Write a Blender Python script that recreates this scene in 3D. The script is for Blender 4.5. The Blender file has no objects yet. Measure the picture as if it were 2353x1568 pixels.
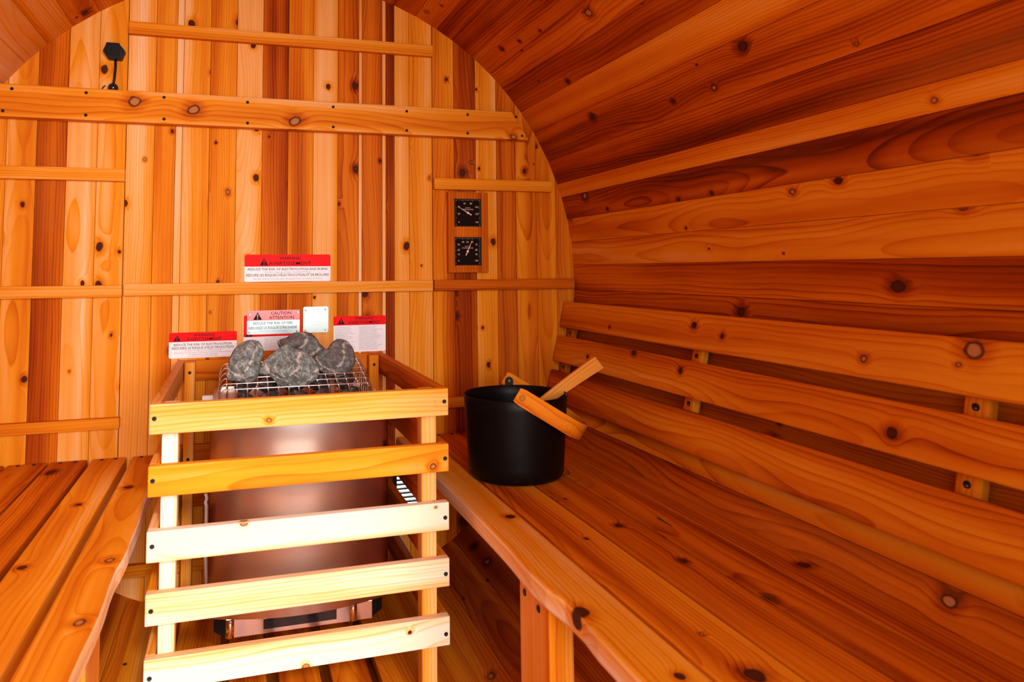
import bpy, bmesh, math, random
from mathutils import Vector, Matrix, noise
random.seed(7)
scene = bpy.context.scene
COL = scene.collection
# All coordinates: x and z measured from the barrel axis, y = depth from the doorway.
# AX lifts the axis so that the floor boards' top is at world z = 0.
FL = -0.823
AX = -FL
R = 0.90          # inner radius of the barrel
D = 2.157         # end wall

# ------------------------------------------------------------------ camera
cam = bpy.data.cameras.new('camera')
camo = bpy.data.objects.new('camera', cam); COL.objects.link(camo)
ROT = [[0.9588531, 0.2835561, -0.0140227], [-0.2837844, 0.9558584, -0.0761657], [-0.0081935, 0.0770111, 0.9969966]]
m = Matrix.Identity(4)
for r in range(3):
    m[r][0] = ROT[r][0]; m[r][1] = ROT[r][2]; m[r][2] = -ROT[r][1]
m[0][3] = -0.13912; m[1][3] = 0.0; m[2][3] = 0.03641 + AX
camo.matrix_world = m
cam.sensor_width = 36; cam.lens = 25.933
cam.shift_x = 0.05686; cam.shift_y = -0.12516
cam.clip_start = 0.02
cam.dof.use_dof = True; cam.dof.focus_distance = 1.85; cam.dof.aperture_fstop = 5.6
scene.camera = camo

# ------------------------------------------------------------------ light
w = bpy.data.worlds.new('daylight'); scene.world = w; w.use_nodes = True
bgn = w.node_tree.nodes['Background']
bgn.inputs[0].default_value = (1.0, 0.97, 0.93, 1); bgn.inputs[1].default_value = 4.1

def area(name, loc, target, sx, sy, power, color):
    l = bpy.data.lights.new(name, 'AREA'); l.shape = 'RECTANGLE'; l.size = sx; l.size_y = sy
    l.energy = power; l.color = color
    o = bpy.data.objects.new(name, l); COL.objects.link(o)
    o.location = Vector(loc) + Vector((0, 0, AX))
    o.rotation_euler = (Vector(target) - Vector(loc)).to_track_quat('-Z', 'Y').to_euler()
    return o
# daylight falling in through the doorway behind the camera
area('door_daylight', (0.34, -2.00, 0.40), (-0.05, 1.8, -0.20), 1.5, 1.3, 160, (1.0, 0.97, 0.93))
# hazy sun over the photographer's right shoulder, cut off by the door head and the right jamb
sl = bpy.data.lights.new('sun', 'SUN'); sl.energy = 2.6; sl.angle = math.radians(5); sl.color = (1.0, 0.96, 0.90)
so = bpy.data.objects.new('sun', sl); COL.objects.link(so)
so.rotation_euler = Vector((-math.sin(math.radians(8)), math.cos(math.radians(8)), -0.55)).to_track_quat('-Z', 'Y').to_euler()

vs = scene.view_settings
vs.view_transform = 'Standard'; vs.look = 'None'; vs.gamma = 1.0; vs.use_curve_mapping = False
vs.exposure = 0.0
try:
    scene.cycles.max_bounces = 10; scene.cycles.diffuse_bounces = 6
    scene.cycles.use_denoising = True
    scene.cycles.sample_clamp_indirect = 6
except Exception:
    pass

# ------------------------------------------------------------------ materials
class NT:
    def __init__(s, name):
        s.m = bpy.data.materials.new(name); s.m.use_nodes = True
        s.t = s.m.node_tree; s.b = s.t.nodes['Principled BSDF']
    def n(s, typ, **kw):
        nd = s.t.nodes.new(typ)
        for k, v in kw.items(): setattr(nd, k, v)
        return nd
    def l(s, a, b): s.t.links.new(a, b)
    def put(s, sock, v):
        if isinstance(v, bpy.types.NodeSocket): s.l(v, sock)
        else: sock.default_value = v
    def math(s, op, a, b=None, c=None, clamp=False):
        nd = s.n('ShaderNodeMath', operation=op); nd.use_clamp = clamp
        s.put(nd.inputs[0], a)
        if b is not None: s.put(nd.inputs[1], b)
        if c is not None: s.put(nd.inputs[2], c)
        return nd.outputs[0]
    def noise(s, vec, scale, detail=2.0, rough=0.5):
        nd = s.n('ShaderNodeTexNoise'); s.l(vec, nd.inputs['Vector'])
        nd.inputs['Scale'].default_value = scale; nd.inputs['Detail'].default_value = detail
        nd.inputs['Roughness'].default_value = rough
        return nd.outputs['Fac']
    def vec(s, x, y, z=0.0):
        nd = s.n('ShaderNodeCombineXYZ'); s.put(nd.inputs[0], x); s.put(nd.inputs[1], y); s.put(nd.inputs[2], z)
        return nd.outputs[0]
    def ramp(s, fac, stops, interp='LINEAR'):
        nd = s.n('ShaderNodeValToRGB'); cr = nd.color_ramp; cr.interpolation = interp
        while len(cr.elements) < len(stops): cr.elements.new(0.5)
        for e, (p, c) in zip(cr.elements, stops): e.position = p; e.color = (*c, 1)
        s.put(nd.inputs[0], fac); return nd.outputs[0]
    def mix(s, fac, a, b, mode='MIX'):
        nd = s.n('ShaderNodeMix', data_type='RGBA', blend_type=mode)
        s.put(nd.inputs[0], fac)
        s.put(nd.inputs[6], a if isinstance(a, bpy.types.NodeSocket) else (*a, 1))
        s.put(nd.inputs[7], b if isinstance(b, bpy.types.NodeSocket) else (*b, 1))
        return nd.outputs[2]
    def smooth(s, v, lo, hi, a=0.0, b=1.0):
        nd = s.n('ShaderNodeMapRange', interpolation_type='SMOOTHSTEP')
        s.put(nd.inputs[0], v); nd.inputs[1].default_value = lo; nd.inputs[2].default_value = hi
        nd.inputs[3].default_value = a; nd.inputs[4].default_value = b
        return nd.outputs[0]

WOOD_STOPS = [(0.0, (0.80, 0.61, 0.46)), (0.20, (0.77, 0.385, 0.135)), (0.42, (0.71, 0.235, 0.009)),
              (0.62, (0.55, 0.118, 0.003)), (0.82, (0.30, 0.038, 0.001)), (1.0, (0.11, 0.012, 0.001))]

def wood_material(knots=()):
    """cedar; knots = extra knots at board coordinates (along, across, radius, 1 for a dark heart)"""
    k = NT('cedar_wood')
    uv = k.n('ShaderNodeUVMap'); uv.uv_map = 'UVMap'
    sep = k.n('ShaderNodeSeparateXYZ'); k.l(uv.outputs[0], sep.inputs[0])
    at = k.n('ShaderNodeAttribute'); at.attribute_name = 'bd'
    sc = k.n('ShaderNodeSeparateColor'); k.l(at.outputs['Color'], sc.inputs[0])
    seed = k.math('MULTIPLY', sc.outputs[0], 37.0)
    tone = sc.outputs[1]; typ = sc.outputs[2]; knot = at.outputs['Alpha']
    u0 = sep.outputs[0]; v0 = sep.outputs[1]
    u = k.math('ADD', u0, k.math('MULTIPLY', seed, 1.37)); v = v0
    # knots: sparse cells of a 2-D voronoi in metric board coordinates
    vo = k.n('ShaderNodeTexVoronoi', voronoi_dimensions='2D', feature='F1')
    k.l(k.vec(k.math('MULTIPLY', u, 0.75), k.math('ADD', v, k.math('MULTIPLY', seed, 3.1))), vo.inputs['Vector'])
    vo.inputs['Scale'].default_value = 11.0
    vc = k.n('ShaderNodeSeparateColor'); k.l(vo.outputs['Color'], vc.inputs[0])
    act = k.math('LESS_THAN', vc.outputs[0], knot)
    wob = k.noise(k.vec(k.math('MULTIPLY', u, 1.0), v, seed), 60.0, 1.0)
    d = k.math('ADD', k.math('DIVIDE', vo.outputs['Distance'], 11.0), k.math('MULTIPLY', k.math('SUBTRACT', wob, 0.5), 0.006))
    kr = k.math('MULTIPLY_ADD', k.math('POWER', vc.outputs[1], 1.6), 0.0075, 0.0020)
    kd = k.math('ADD', k.math('DIVIDE', d, kr), k.math('MULTIPLY', k.math('SUBTRACT', 1.0, act), 50.0))   # 1 = knot edge
    isdark = k.math('GREATER_THAN', vc.outputs[2], 0.3)
    wb = k.math('MULTIPLY', k.math('SUBTRACT', wob, 0.5), 0.006)
    for ku, kv, kr_, dk in knots:
        du = k.math('MULTIPLY', k.math('SUBTRACT', u0, ku), 0.85); dv = k.math('SUBTRACT', v0, kv)
        e = k.math('SQRT', k.math('ADD', k.math('MULTIPLY', du, du), k.math('MULTIPLY', dv, dv)))
        e = k.math('DIVIDE', k.math('ADD', e, wb), kr_)
        near_ = k.math('LESS_THAN', e, 3.5)
        isdark = k.math('ADD', k.math('MULTIPLY', isdark, k.math('SUBTRACT', 1.0, near_)), k.math('MULTIPLY', near_, float(dk)))
        kd = k.math('MINIMUM', kd, e)
    act = 1.0
    bump = k.math('POWER', 2.718, k.math('MULTIPLY', k.math('MULTIPLY', kd, kd), -0.14))
        # growth rings
    slow = k.noise(k.vec(k.math('MULTIPLY', u, 0.9), k.math('MULTIPLY', v, 2.0), seed), 1.0, 2.0, 0.6)
    warp = k.noise(k.vec(k.math('MULTIPLY', u, 3.5), k.math('MULTIPLY', v, 22.0), seed), 1.0, 2.0)
    off = k.math('MULTIPLY_ADD', k.math('SUBTRACT', 1.0, typ), 0.16, k.math('MULTIPLY', k.math('SUBTRACT', k.math('FRACT', k.math('MULTIPLY', seed, 5.3)), 0.5), 0.05))
    vv = k.math('ADD', k.math('ADD', v, off), k.math('MULTIPLY', k.math('SUBTRACT', warp, 0.5), 0.016))
    h = k.math('MULTIPLY', slow, 0.13)
    rr = k.math('SQRT', k.math('ADD', k.math('MULTIPLY', vv, vv), k.math('MULTIPLY', h, h)))
    rr = k.math('ADD', rr, k.math('MULTIPLY', bump, 0.011))
    freq = k.math('MULTIPLY_ADD', k.math('FRACT', k.math('MULTIPLY', seed, 2.9)), 90.0, 105.0)
    ph = k.math('MULTIPLY', rr, freq)
    fr = k.math('FRACT', ph)
    ringrnd = k.noise(k.vec(k.math('FLOOR', ph), seed, 0.0), 3.3, 0.0)
    late = k.math('MULTIPLY', k.math('POWER', fr, 3.2), k.smooth(fr, 0.93, 1.0, 1.0, 0.0))
    amp = k.smooth(ringrnd, 0.3, 0.7, 0.25, 0.85)
    late = k.math('MULTIPLY', late, amp)
    fib = k.noise(k.vec(k.math('MULTIPLY', u, 14.0), k.math('MULTIPLY', v, 700.0), seed), 1.0, 2.0)
    # tone: board tone plus broad streaks of sap- and heartwood
    st = k.noise(k.vec(k.math('MULTIPLY', u, 0.7), k.math('MULTIPLY', v, 20.0), k.math('ADD', seed, 9.0)), 1.0, 2.0)
    st2 = k.noise(k.vec(k.math('MULTIPLY', u, 2.5), k.math('MULTIPLY', v, 9.0), k.math('ADD', seed, 4.0)), 1.0, 3.0)
    t = k.math('ADD', tone, k.math('MULTIPLY', k.math('SUBTRACT', st, 0.5), 0.85))
    t = k.math('ADD', t, k.math('MULTIPLY', k.math('SUBTRACT', st2, 0.5), 0.22))
    t = k.math('ADD', t, k.math('MULTIPLY', k.math('SUBTRACT', fib, 0.5), 0.10))
    t = k.math('ADD', t, k.math('MULTIPLY', late, k.math('MULTIPLY_ADD', tone, 0.10, 0.24)))
    halo = k.math('MULTIPLY', k.smooth(kd, 0.9, 3.2, 0.20, 0.0), act)
    t = k.math('ADD', t, halo, clamp=True)
    base = k.ramp(t, WOOD_STOPS)
    # pinkish patches
    pk = k.noise(k.vec(k.math('MULTIPLY', u, 1.3), k.math('MULTIPLY', v, 5.0), k.math('ADD', seed, 21.0)), 1.0, 2.0)
    base = k.mix(k.smooth(pk, 0.5, 0.75, 0.0, 0.35), base, k.mix(0.5, base, (0.62, 0.21, 0.025)))
    core = k.math('MULTIPLY', k.smooth(kd, 0.75, 1.05, 1.0, 0.0), act)
    rim = k.math('MULTIPLY', k.math('MULTIPLY', k.smooth(kd, 0.55, 0.9), k.smooth(kd, 0.95, 1.25, 1.0, 0.0)), act)
    coreC = k.mix(isdark, (0.42, 0.15, 0.045), (0.07, 0.013, 0.006))
    base = k.mix(core, base, coreC)
    base = k.mix(k.math('MULTIPLY', rim, 0.85), base, (0.035, 0.008, 0.004))
    k.l(base, k.b.inputs['Base Color'])
    k.b.inputs['Roughness'].default_value = 0.55
    k.b.inputs['Specular IOR Level'].default_value = 0.04
    bp = k.n('ShaderNodeBump'); bp.inputs['Strength'].default_value = 0.25; bp.inputs['Distance'].default_value = 0.0006
    k.l(k.math('SUBTRACT', k.math('MULTIPLY', fib, 0.3), late), bp.inputs['Height'])
    k.l(bp.outputs[0], k.b.inputs['Normal'])
    return k.m
WOOD = wood_material()

def simple(name, col, rough=0.5, metal=0.0, spec=0.5, noise_amt=0.0, nscale=40.0, bumpd=0.0, coat=0.0):
    k = NT(name)
    tc = k.n('ShaderNodeTexCoord')
    nz = k.noise(tc.outputs['Object'], nscale, 3.0)
    c = k.mix(nz, tuple(max(0, x * (1 - noise_amt)) for x in col), tuple(min(1, x * (1 + noise_amt)) for x in col))
    k.l(c, k.b.inputs['Base Color'])
    k.b.inputs['Roughness'].default_value = rough; k.b.inputs['Metallic'].default_value = metal
    k.b.inputs['Specular IOR Level'].default_value = spec
    k.b.inputs['Coat Weight'].default_value = coat; k.b.inputs['Coat Roughness'].default_value = 0.08
    if bumpd:
        bp = k.n('ShaderNodeBump'); bp.inputs['Strength'].default_value = 1.0; bp.inputs['Distance'].default_value = bumpd
        k.l(nz, bp.inputs['Height']); k.l(bp.outputs[0], k.b.inputs['Normal'])
    return k.m

STEEL = simple('brushed_stainless', (0.58, 0.50, 0.455), 0.25, 1.0, noise_amt=0.04, nscale=8, bumpd=0.0)
POLISH = simple('polished_steel', (0.80, 0.76, 0.76), 0.12, 1.0, noise_amt=0.03, nscale=10)
GRATEM = simple('grate_steel', (0.78, 0.74, 0.70), 0.20, 1.0, noise_amt=0.08, nscale=30)
SCREWM = simple('black_screw_steel', (0.010, 0.010, 0.016), 0.5, 0.0, 0.2, noise_amt=0.2)
NAILM = simple('bright_screw_steel', (0.75, 0.74, 0.72), 0.25, 1.0, noise_amt=0.1)
BLACK = simple('black_powder_coat', (0.0030, 0.0016, 0.0014), 0.40, 0.0, 0.13, noise_amt=0.25, nscale=900, bumpd=0.0001)
BLACKP = simple('black_plastic', (0.008, 0.008, 0.008), 0.4, 0.0, 0.15, noise_amt=0.2)
GLOSSB = simple('gloss_black', (0.01, 0.01, 0.012), 0.08, 0.0, 0.6, noise_amt=0.1)
RED = simple('red_vinyl', (0.80, 0.004, 0.006), 0.45, 0.0, 0.05, noise_amt=0.03)
WHITE = simple('white_vinyl', (0.80, 0.76, 0.80), 0.40, 0.0, 0.22, noise_amt=0.03)
INK = simple('black_ink', (0.018, 0.012, 0.016), 0.6, 0.0, 0.05, noise_amt=0.1)
GREYINK = simple('grey_ink', (0.22, 0.19, 0.22), 0.5, 0.0, 0.3, noise_amt=0.1)
ETCH = simple('etched_grey', (0.50, 0.50, 0.50), 0.5, 0.6, 0.3, noise_amt=0.1)
ALU = simple('aluminium_plate', (0.20, 0.222, 0.218), 0.36, 1.0, noise_amt=0.04, nscale=20)
DIAL = simple('dial_black', (0.010, 0.004, 0.003), 0.6, 0.0, 0.03, noise_amt=0.1)
DIALINK = simple('dial_print', (0.62, 0.42, 0.32), 0.5, 0.0, 0.3, noise_amt=0.05)
NEEDLE = simple('needle', (0.80, 0.52, 0.42), 0.4, 0.0, 0.4, noise_amt=0.05)
WHITEP = simple('white_cable', (0.78, 0.76, 0.74), 0.4, 0.0, 0.4, noise_amt=0.05)
CLEARW = simple('white_vent_metal', (0.80, 0.80, 0.80), 0.35, 0.0, 0.5, noise_amt=0.03)

def stone_material(name, a, b, vein_amt):
    k = NT(name); tc = k.n('ShaderNodeTexCoord'); p = tc.outputs['Object']
    n1 = k.noise(p, 85, 6, 0.75); n2 = k.noise(p, 260, 4, 0.7)
    t = k.math('ADD', k.math('MULTIPLY', n1, 0.6), k.math('MULTIPLY', n2, 0.4))
    c = k.ramp(t, [(0.34, tuple(x * 0.45 for x in a)), (0.47, a), (0.56, b), (0.68, tuple(min(1, x * 1.9) for x in b))])
    vo = k.n('ShaderNodeTexVoronoi', feature='DISTANCE_TO_EDGE'); vo.inputs['Scale'].default_value = 11
    wv = k.n('ShaderNodeVectorMath', operation='ADD'); k.l(p, wv.inputs[0])
    nn = k.n('ShaderNodeTexNoise'); nn.inputs['Scale'].default_value = 30; k.l(p, nn.inputs[0])
    sv = k.n('ShaderNodeVectorMath', operation='SCALE'); k.l(nn.outputs['Color'], sv.inputs[0]); sv.inputs['Scale'].default_value = 0.03
    k.l(sv.outputs[0], wv.inputs[1]); k.l(wv.outputs[0], vo.inputs['Vector'])
    vein = k.math('MULTIPLY', k.smooth(vo.outputs['Distance'], 0.0, 0.055, 1.0, 0.0), k.smooth(n1, 0.42, 0.52))
    c = k.mix(k.math('MULTIPLY', vein, vein_amt), c, (0.52, 0.44, 0.38))
    k.l(c, k.b.inputs['Base Color']); k.b.inputs['Roughness'].default_value = 0.75
    bp = k.n('ShaderNodeBump'); bp.inputs['Strength'].default_value = 0.8; bp.inputs['Distance'].default_value = 0.003
    k.l(t, bp.inputs['Height']); k.l(bp.outputs[0], k.b.inputs['Normal'])
    return k.m
STONE1 = stone_material('grey_green_stone', (0.10, 0.112, 0.105), (0.27, 0.28, 0.26), 0.95)
STONE2 = stone_material('dark_brown_stone', (0.085, 0.076, 0.074), (0.17, 0.15, 0.14), 0.8)
STONE3 = stone_material('black_stone', (0.022, 0.020, 0.024), (0.05, 0.045, 0.05), 0.3)

# ------------------------------------------------------------------ object helpers
def newbm():
    bm = bmesh.new(); bm.loops.layers.uv.new('UVMap'); bm.loops.layers.float_color.new('bd'); return bm

def obj(name, bm, mats, parent=None, smooth=False, bevel=0.0):
    me = bpy.data.meshes.new(name)
    bmesh.ops.translate(bm, verts=bm.verts, vec=(0, 0, AX))
    if parent is not None:
        q = parent; off = Vector((0, 0, 0))
        while q is not None: off += q.location; q = q.parent
        bmesh.ops.translate(bm, verts=bm.verts, vec=-off)
    bm.to_mesh(me); bm.free()
    for mt in (mats if isinstance(mats, (list, tuple)) else [mats]): me.materials.append(mt)
    o = bpy.data.objects.new(name, me); COL.objects.link(o)
    if parent is not None: o.parent = parent
    if smooth:
        for p in me.polygons: p.use_smooth = True
    if bevel:
        md = o.modifiers.new('bevel', 'BEVEL'); md.width = bevel; md.segments = 2; md.limit_method = 'ANGLE'
    return o

def thing(name, loc, label, cat, group=None):
    o = bpy.data.objects.new(name, None); COL.objects.link(o)
    o.location = Vector(loc) + Vector((0, 0, AX)); o.empty_display_size = 0.05
    o['label'] = label; o['category'] = cat
    if group: o['group'] = group
    return o
def tag(o, label, cat, group=None):
    o['label'] = label; o['category'] = cat
    if group: o['group'] = group
    return o
def struct(name, bm, mats, **kw):
    o = obj(name, bm, mats, **kw); o['kind'] = 'structure'; return o
def solid(name, bm, mats, parent, loc=None, **kw):
    """part whose own origin sits at loc (world, axis-relative)"""
    return obj(name, bm, mats, parent, **kw)

def board(bm, o, U, V, W, lu, lv, lw, tone=0.5, typ=None, knot=0.10, bev=0.0015, seed=None, deform=None, segs=0, vshift=0.0, edge_side=0, edge_tone=0.05):
    """a board: corner-centred box at o (centre), grain along U, width V, thickness W"""
    seed = random.random() if seed is None else seed
    typ = random.choice([0.0, 0.25, 0.8, 1.0]) if typ is None else typ
    U, V, W = Vector(U).normalized(), Vector(V).normalized(), Vector(W).normalized(); o = Vector(o)
    t = newbm()
    nseg = max(1, segs)
    rings = []
    for i in range(nseg + 1):
        s = -lu / 2 + lu * i / nseg
        rings.append([t.verts.new((s, a * lv / 2, b * lw / 2)) for a, b in ((-1, -1), (1, -1), (1, 1), (-1, 1))])
    for i in range(nseg):
        for j in range(4):
            t.faces.new((rings[i][j], rings[i][(j + 1) % 4], rings[i + 1][(j + 1) % 4], rings[i + 1][j]))
    t.faces.new(rings[0][::-1]); t.faces.new(rings[-1])
    bmesh.ops.recalc_face_normals(t, faces=t.faces)
    if bev:
        es = [e for e in t.edges if e.calc_face_angle(0) > 0.5]
        bmesh.ops.bevel(t, geom=es, offset=bev, segments=2, profile=0.5, affect='EDGES')
    uvl = t.loops.layers.uv['UVMap']; cl = t.loops.layers.float_color['bd']
    for f in t.faces:
        n = f.normal; ax = max(range(3), key=lambda i: abs(n[i]))
        for l in f.loops:
            c = l.vert.co
            if ax == 2: uvc = (c.x, c.y + vshift)
            elif ax == 1: uvc = (c.x, c.z + lv / 2 * (1 if n.y > 0 else -1) + vshift)
            else: uvc = (c.z * 0.3, c.y + vshift)
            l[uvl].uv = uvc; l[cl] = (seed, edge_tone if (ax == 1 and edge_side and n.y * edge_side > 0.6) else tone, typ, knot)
    for vtx in t.verts:
        c = vtx.co
        if deform: c = deform(c.copy())
        vtx.co = o + U * c.x + V * c.y + W * c.z
    if U.cross(V).dot(W) < 0:
        bmesh.ops.reverse_faces(t, faces=t.faces)
    me = bpy.data.meshes.new('tmp'); t.to_mesh(me); t.free()
    bm.from_mesh(me); bpy.data.meshes.remove(me)
    return bm

def bx(bm, x0, x1, y0, y1, z0, z1, mi=0):
    vs_ = [bm.verts.new((x, y, z)) for x in (x0, x1) for y in (y0, y1) for z in (z0, z1)]
    idx = ((0, 1, 3, 2), (4, 6, 7, 5), (0, 4, 5, 1), (2, 3, 7, 6), (0, 2, 6, 4), (1, 5, 7, 3))
    for i in idx:
        f = bm.faces.new([vs_[j] for j in i]); f.material_index = mi
    return bm

def tube(bm, pts, r, n=8, closed=False, mi=0, cap=True):
    pts = [Vector(p) for p in pts]; rings = []
    N = len(pts)
    up = Vector((0.13, 0.21, 0.97))
    for i, p in enumerate(pts):
        a = pts[(i - 1) % N] if (closed or i > 0) else p
        b = pts[(i + 1) % N] if (closed or i < N - 1) else p
        d = (b - a).normalized()
        s = d.cross(up)
        if s.length < 0.05: s = d.cross(Vector((1, 0, 0)))
        s.normalize(); t_ = s.cross(d)
        rr = r[i] if isinstance(r, (list, tuple)) else r
        rings.append([bm.verts.new(p + (s * math.cos(2 * math.pi * k / n) + t_ * math.sin(2 * math.pi * k / n)) * rr) for k in range(n)])
    M = N if closed else N - 1
    for i in range(M):
        for k in range(n):
            f = bm.faces.new((rings[i][k], rings[i][(k + 1) % n], rings[(i + 1) % N][(k + 1) % n], rings[(i + 1) % N][k])); f.material_index = mi
    if not closed and cap:
        f = bm.faces.new(rings[0][::-1]); f.material_index = mi
        f = bm.faces.new(rings[-1]); f.material_index = mi
    return bm

def lathe(bm, c, prof, n=64, axis='Z', mi=0):
    c = Vector(c); rings = []
    for r, h in prof:
        ring = []
        for k in range(n):
            a = 2 * math.pi * k / n
            if axis == 'Z': p = Vector((r * math.cos(a), r * math.sin(a), h))
            elif axis == 'Y': p = Vector((r * math.cos(a), h, r * math.sin(a)))
            else: p = Vector((h, r * math.cos(a), r * math.sin(a)))
            ring.append(bm.verts.new(c + p))
        rings.append(ring)
    for i in range(len(rings) - 1):
        for k in range(n):
            f = bm.faces.new((rings[i][k], rings[i][(k + 1) % n], rings[i + 1][(k + 1) % n], rings[i + 1][k])); f.material_index = mi
    f = bm.faces.new(rings[0][::-1]); f.material_index = mi
    f = bm.faces.new(rings[-1]); f.material_index = mi
    bmesh.ops.recalc_face_normals(bm, faces=bm.faces)
    return bm

def screw_mesh(r=0.0042):
    """countersunk head facing -Y, with a square drive recess, origin at the face"""
    bm = bmesh.new()
    prof = [(r * 0.35, -0.0004), (r * 0.42, -0.0012), (r * 0.92, -0.0014), (r, -0.0006), (r * 0.95, 0.0012), (r * 0.5, 0.006)]
    lathe(bm, (0, 0, 0), prof, 16, 'Y')
    me = bpy.data.meshes.new('screw'); bm.to_mesh(me); bm.free()
    me.materials.append(SCREWM)
    for p in me.polygons: p.use_smooth = True
    return me
SCREW = screw_mesh()
SCREW_BIG = screw_mesh(0.0060)
NAIL = screw_mesh(0.0036); NAIL.materials.clear(); NAIL.materials.append(NAILM)
def screw(parent, loc, rot=(0, 0, 0), me=None, name='screw'):
    o = bpy.data.objects.new(name, me or SCREW); COL.objects.link(o)
    off = Vector((0, 0, 0)); q = parent
    while q is not None: off += q.location; q = q.parent
    o.parent = parent; o.location = Vector(loc) + Vector((0, 0, AX)) - off; o.rotation_euler = rot
    return o

# ================================================================== SETTING
X, Y, Z = (1, 0, 0), (0, 1, 0), (0, 0, 1)
# ---- end wall: vertical cedar planks, tones read board by board
TH = 0.036
edges = [-0.90, -0.86, -0.788, -0.7155, -0.645, -0.573, -0.499, -0.4285]
tonesL = [(.45, 0, .1), (.38, 0, .1), (.36, .8, .2), (.42, .9, .3), (.66, .05, .0), (.30, 1, .1), (.34, .9, .25)]
ec = [-0.4275, -0.3558, -0.3020, -0.2840, -0.2123, -0.1405, -0.0688, 0.0030, 0.0748, 0.1465, 0.2080, 0.2183, 0.2790, 0.2900, 0.3160, 0.3618, 0.4335]
tonesC = [(.30, 0, .05), (.46, .05, .18), (.20, 0, 0), (.36, .5, .22), (.54, .3, .4), (.28, .6, .2), (.76, .3, .34),
          (.58, .1, .0), (.36, .3, .2), (.62, .6, .34), (.28, 0, 0), (.66, .4, .38), (.26, 0, 0), (.88, .4, .2), (.34, .2, .1), (.46, .3, .3)]
er = [0.4345, 0.503, 0.573, 0.641, 0.705, 0.773, 0.84, 0.90]
tonesR = [(.52, .3, .2), (.76, .6, .38), (.34, .5, .25), (.56, .5, .25), (.58, .9, .3), (.50, 1, .35), (.62, .3, .2)]
bm = newbm()
VX0, VX1, VZ0, VZ1 = 0.318, 0.392, -0.668, -0.556      # vent hole
def plank(x0, x1, tone, typ, knot, z0, z1, seed):
    knot = knot * 1.35
    board(bm, ((x0 + x1) / 2, D + TH / 2, (z0 + z1) / 2), Z, X, (0, -1, 0), z1 - z0, (x1 - x0) - 0.0008, TH, tone, typ, knot, 0.0012, seed)
for E_, T_ in ((edges, tonesL), (ec, tonesC), (er, tonesR)):
    for i in range(len(E_) - 1):
        x0, x1 = E_[i], E_[i + 1]; tone, typ, knot = T_[i]; sd = random.random()
        xm = min(abs(x0), abs(x1)); zt = math.sqrt(max(0.02, R * R - xm * xm)) + 0.03
        a0, a1 = max(x0, VX0), min(x1, VX1)
        if a1 > a0:
            plank(x0, x1, tone, typ, knot, VZ1, zt, sd); plank(x0, x1, tone, typ, knot, -zt, VZ0, sd)
            if x0 < VX0: plank(x0, VX0, tone, typ, knot, VZ0, VZ1, sd)
            if x1 > VX1: plank(VX1, x1, tone, typ, knot, VZ0, VZ1, sd)
        else:
            plank(x0, x1, tone, typ, knot, -zt, zt, sd)
# unseen backing added to stop daylight in the joints; it leaves the vent open
for x0, x1, z0, z1 in ((-0.95, VX0, -0.95, 0.95), (VX1, 0.95, -0.95, 0.95), (VX0, VX1, VZ1, 0.95), (VX0, VX1, -0.95, VZ0)):
    board(bm, ((x0 + x1) / 2, D + TH + 0.006, (z0 + z1) / 2), Z, X, (0, -1, 0), z1 - z0, x1 - x0, 0.010, .8, 0, 0, 0)
struct('wall_back', bm, WOOD)

# ---- barrel staves
def stave(bm, a0, a1, tone, typ=None, knot=0.12, y0=-0.06, y1=D + 0.10):
    am = math.radians((a0 + a1) / 2); da = math.radians(a1 - a0)
    wd = 2 * R * math.tan(da / 2) - 0.0006
    rad = Vector((math.cos(am), 0, math.sin(am))); tan = Vector((-math.sin(am), 0, math.cos(am)))
    th = 0.034
    sd = random.random()
    n = max(1, round((a1 - a0) / 2.4))
    for_w = wd
    def dfm(c):
        # wedge the sides so neighbouring staves meet, and follow the curve
        s = (R + (th / 2 - c.z)) / R
        yy = c.y * s
        return Vector((c.x, yy, c.z))
    board(bm, rad * (R + th / 2) + Vector((0, (y0 + y1) / 2, 0)), Y, tan, -rad, y1 - y0, wd, th, tone, typ, knot, 0.0009, sd, dfm)
groups = {'wall_right': [], 'ceiling': [], 'wall_left': [], 'trim_1': []}
angR = [-90, -84.5, -79, -73.5, -68, -62.5, -57, -51.5, -46.2, -41.2, -36.3, -31.3, -26.4, -21.5, -16.5, -11.6, -6.7, -1.7, 3.1, 7.8, 12.5, 17.1, 19.9, 25.0, 31.4,
        36.4, 41.4, 46.3, 51.2, 56.1, 60.0, 64.9, 69.8, 74.7, 79.6, 84.5, 89.4, 94.3, 99.2, 104.1, 109.0, 113.9, 118.8, 123.9, 128.9, 134.0, 138.9,
        143.8, 148.8, 153.8, 158.8, 163.8, 168.8, 173.8, 178.8, 183.8, 188.8, 193.8, 198.8, 203.8, 208.8, 213.8, 218.8, 223.9, 229, 234, 239, 244, 249, 254, 259, 264.5, 270]
tmap = {-41.2: (.60, .9, .3), -36.3: (.62, .9, .2), -31.3: (.72, .8, .1), -26.4: (.50, .8, .1), -21.5: (.6, .3, .1), -16.5: (.6, .3, .1), -11.6: (.66, .5, .15), -6.7: (.70, .6, .2), -1.7: (.66, .5, .12),
        3.1: (.44, 1, .2), 7.8: (.43, .9, .18), 12.5: (.78, 1, .25), 17.1: (.42, .0, .05), 19.9: (.76, .4, .2), 25.0: (.68, .5, .22), 31.4: (.46, .2, .15),
        36.4: (.66, .5, .3), 41.4: (.60, .5, .3), 46.3: (.60, .3, .3), 51.2: (.66, .2, .1), 56.1: (.74, .2, .1), 60.0: (.58, .4, .25), 64.9: (.66, .3, .2),
        118.8: (.52, .3, .1), 123.9: (.60, .9, .15), 128.9: (.40, .4, .15), 134.0: (.28, .8, .2), 138.9: (.22, .9, .3), 143.8: (.24, .5, .2)}  # top-left staves lightened in colour, standing in for light reaching that corner
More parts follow.
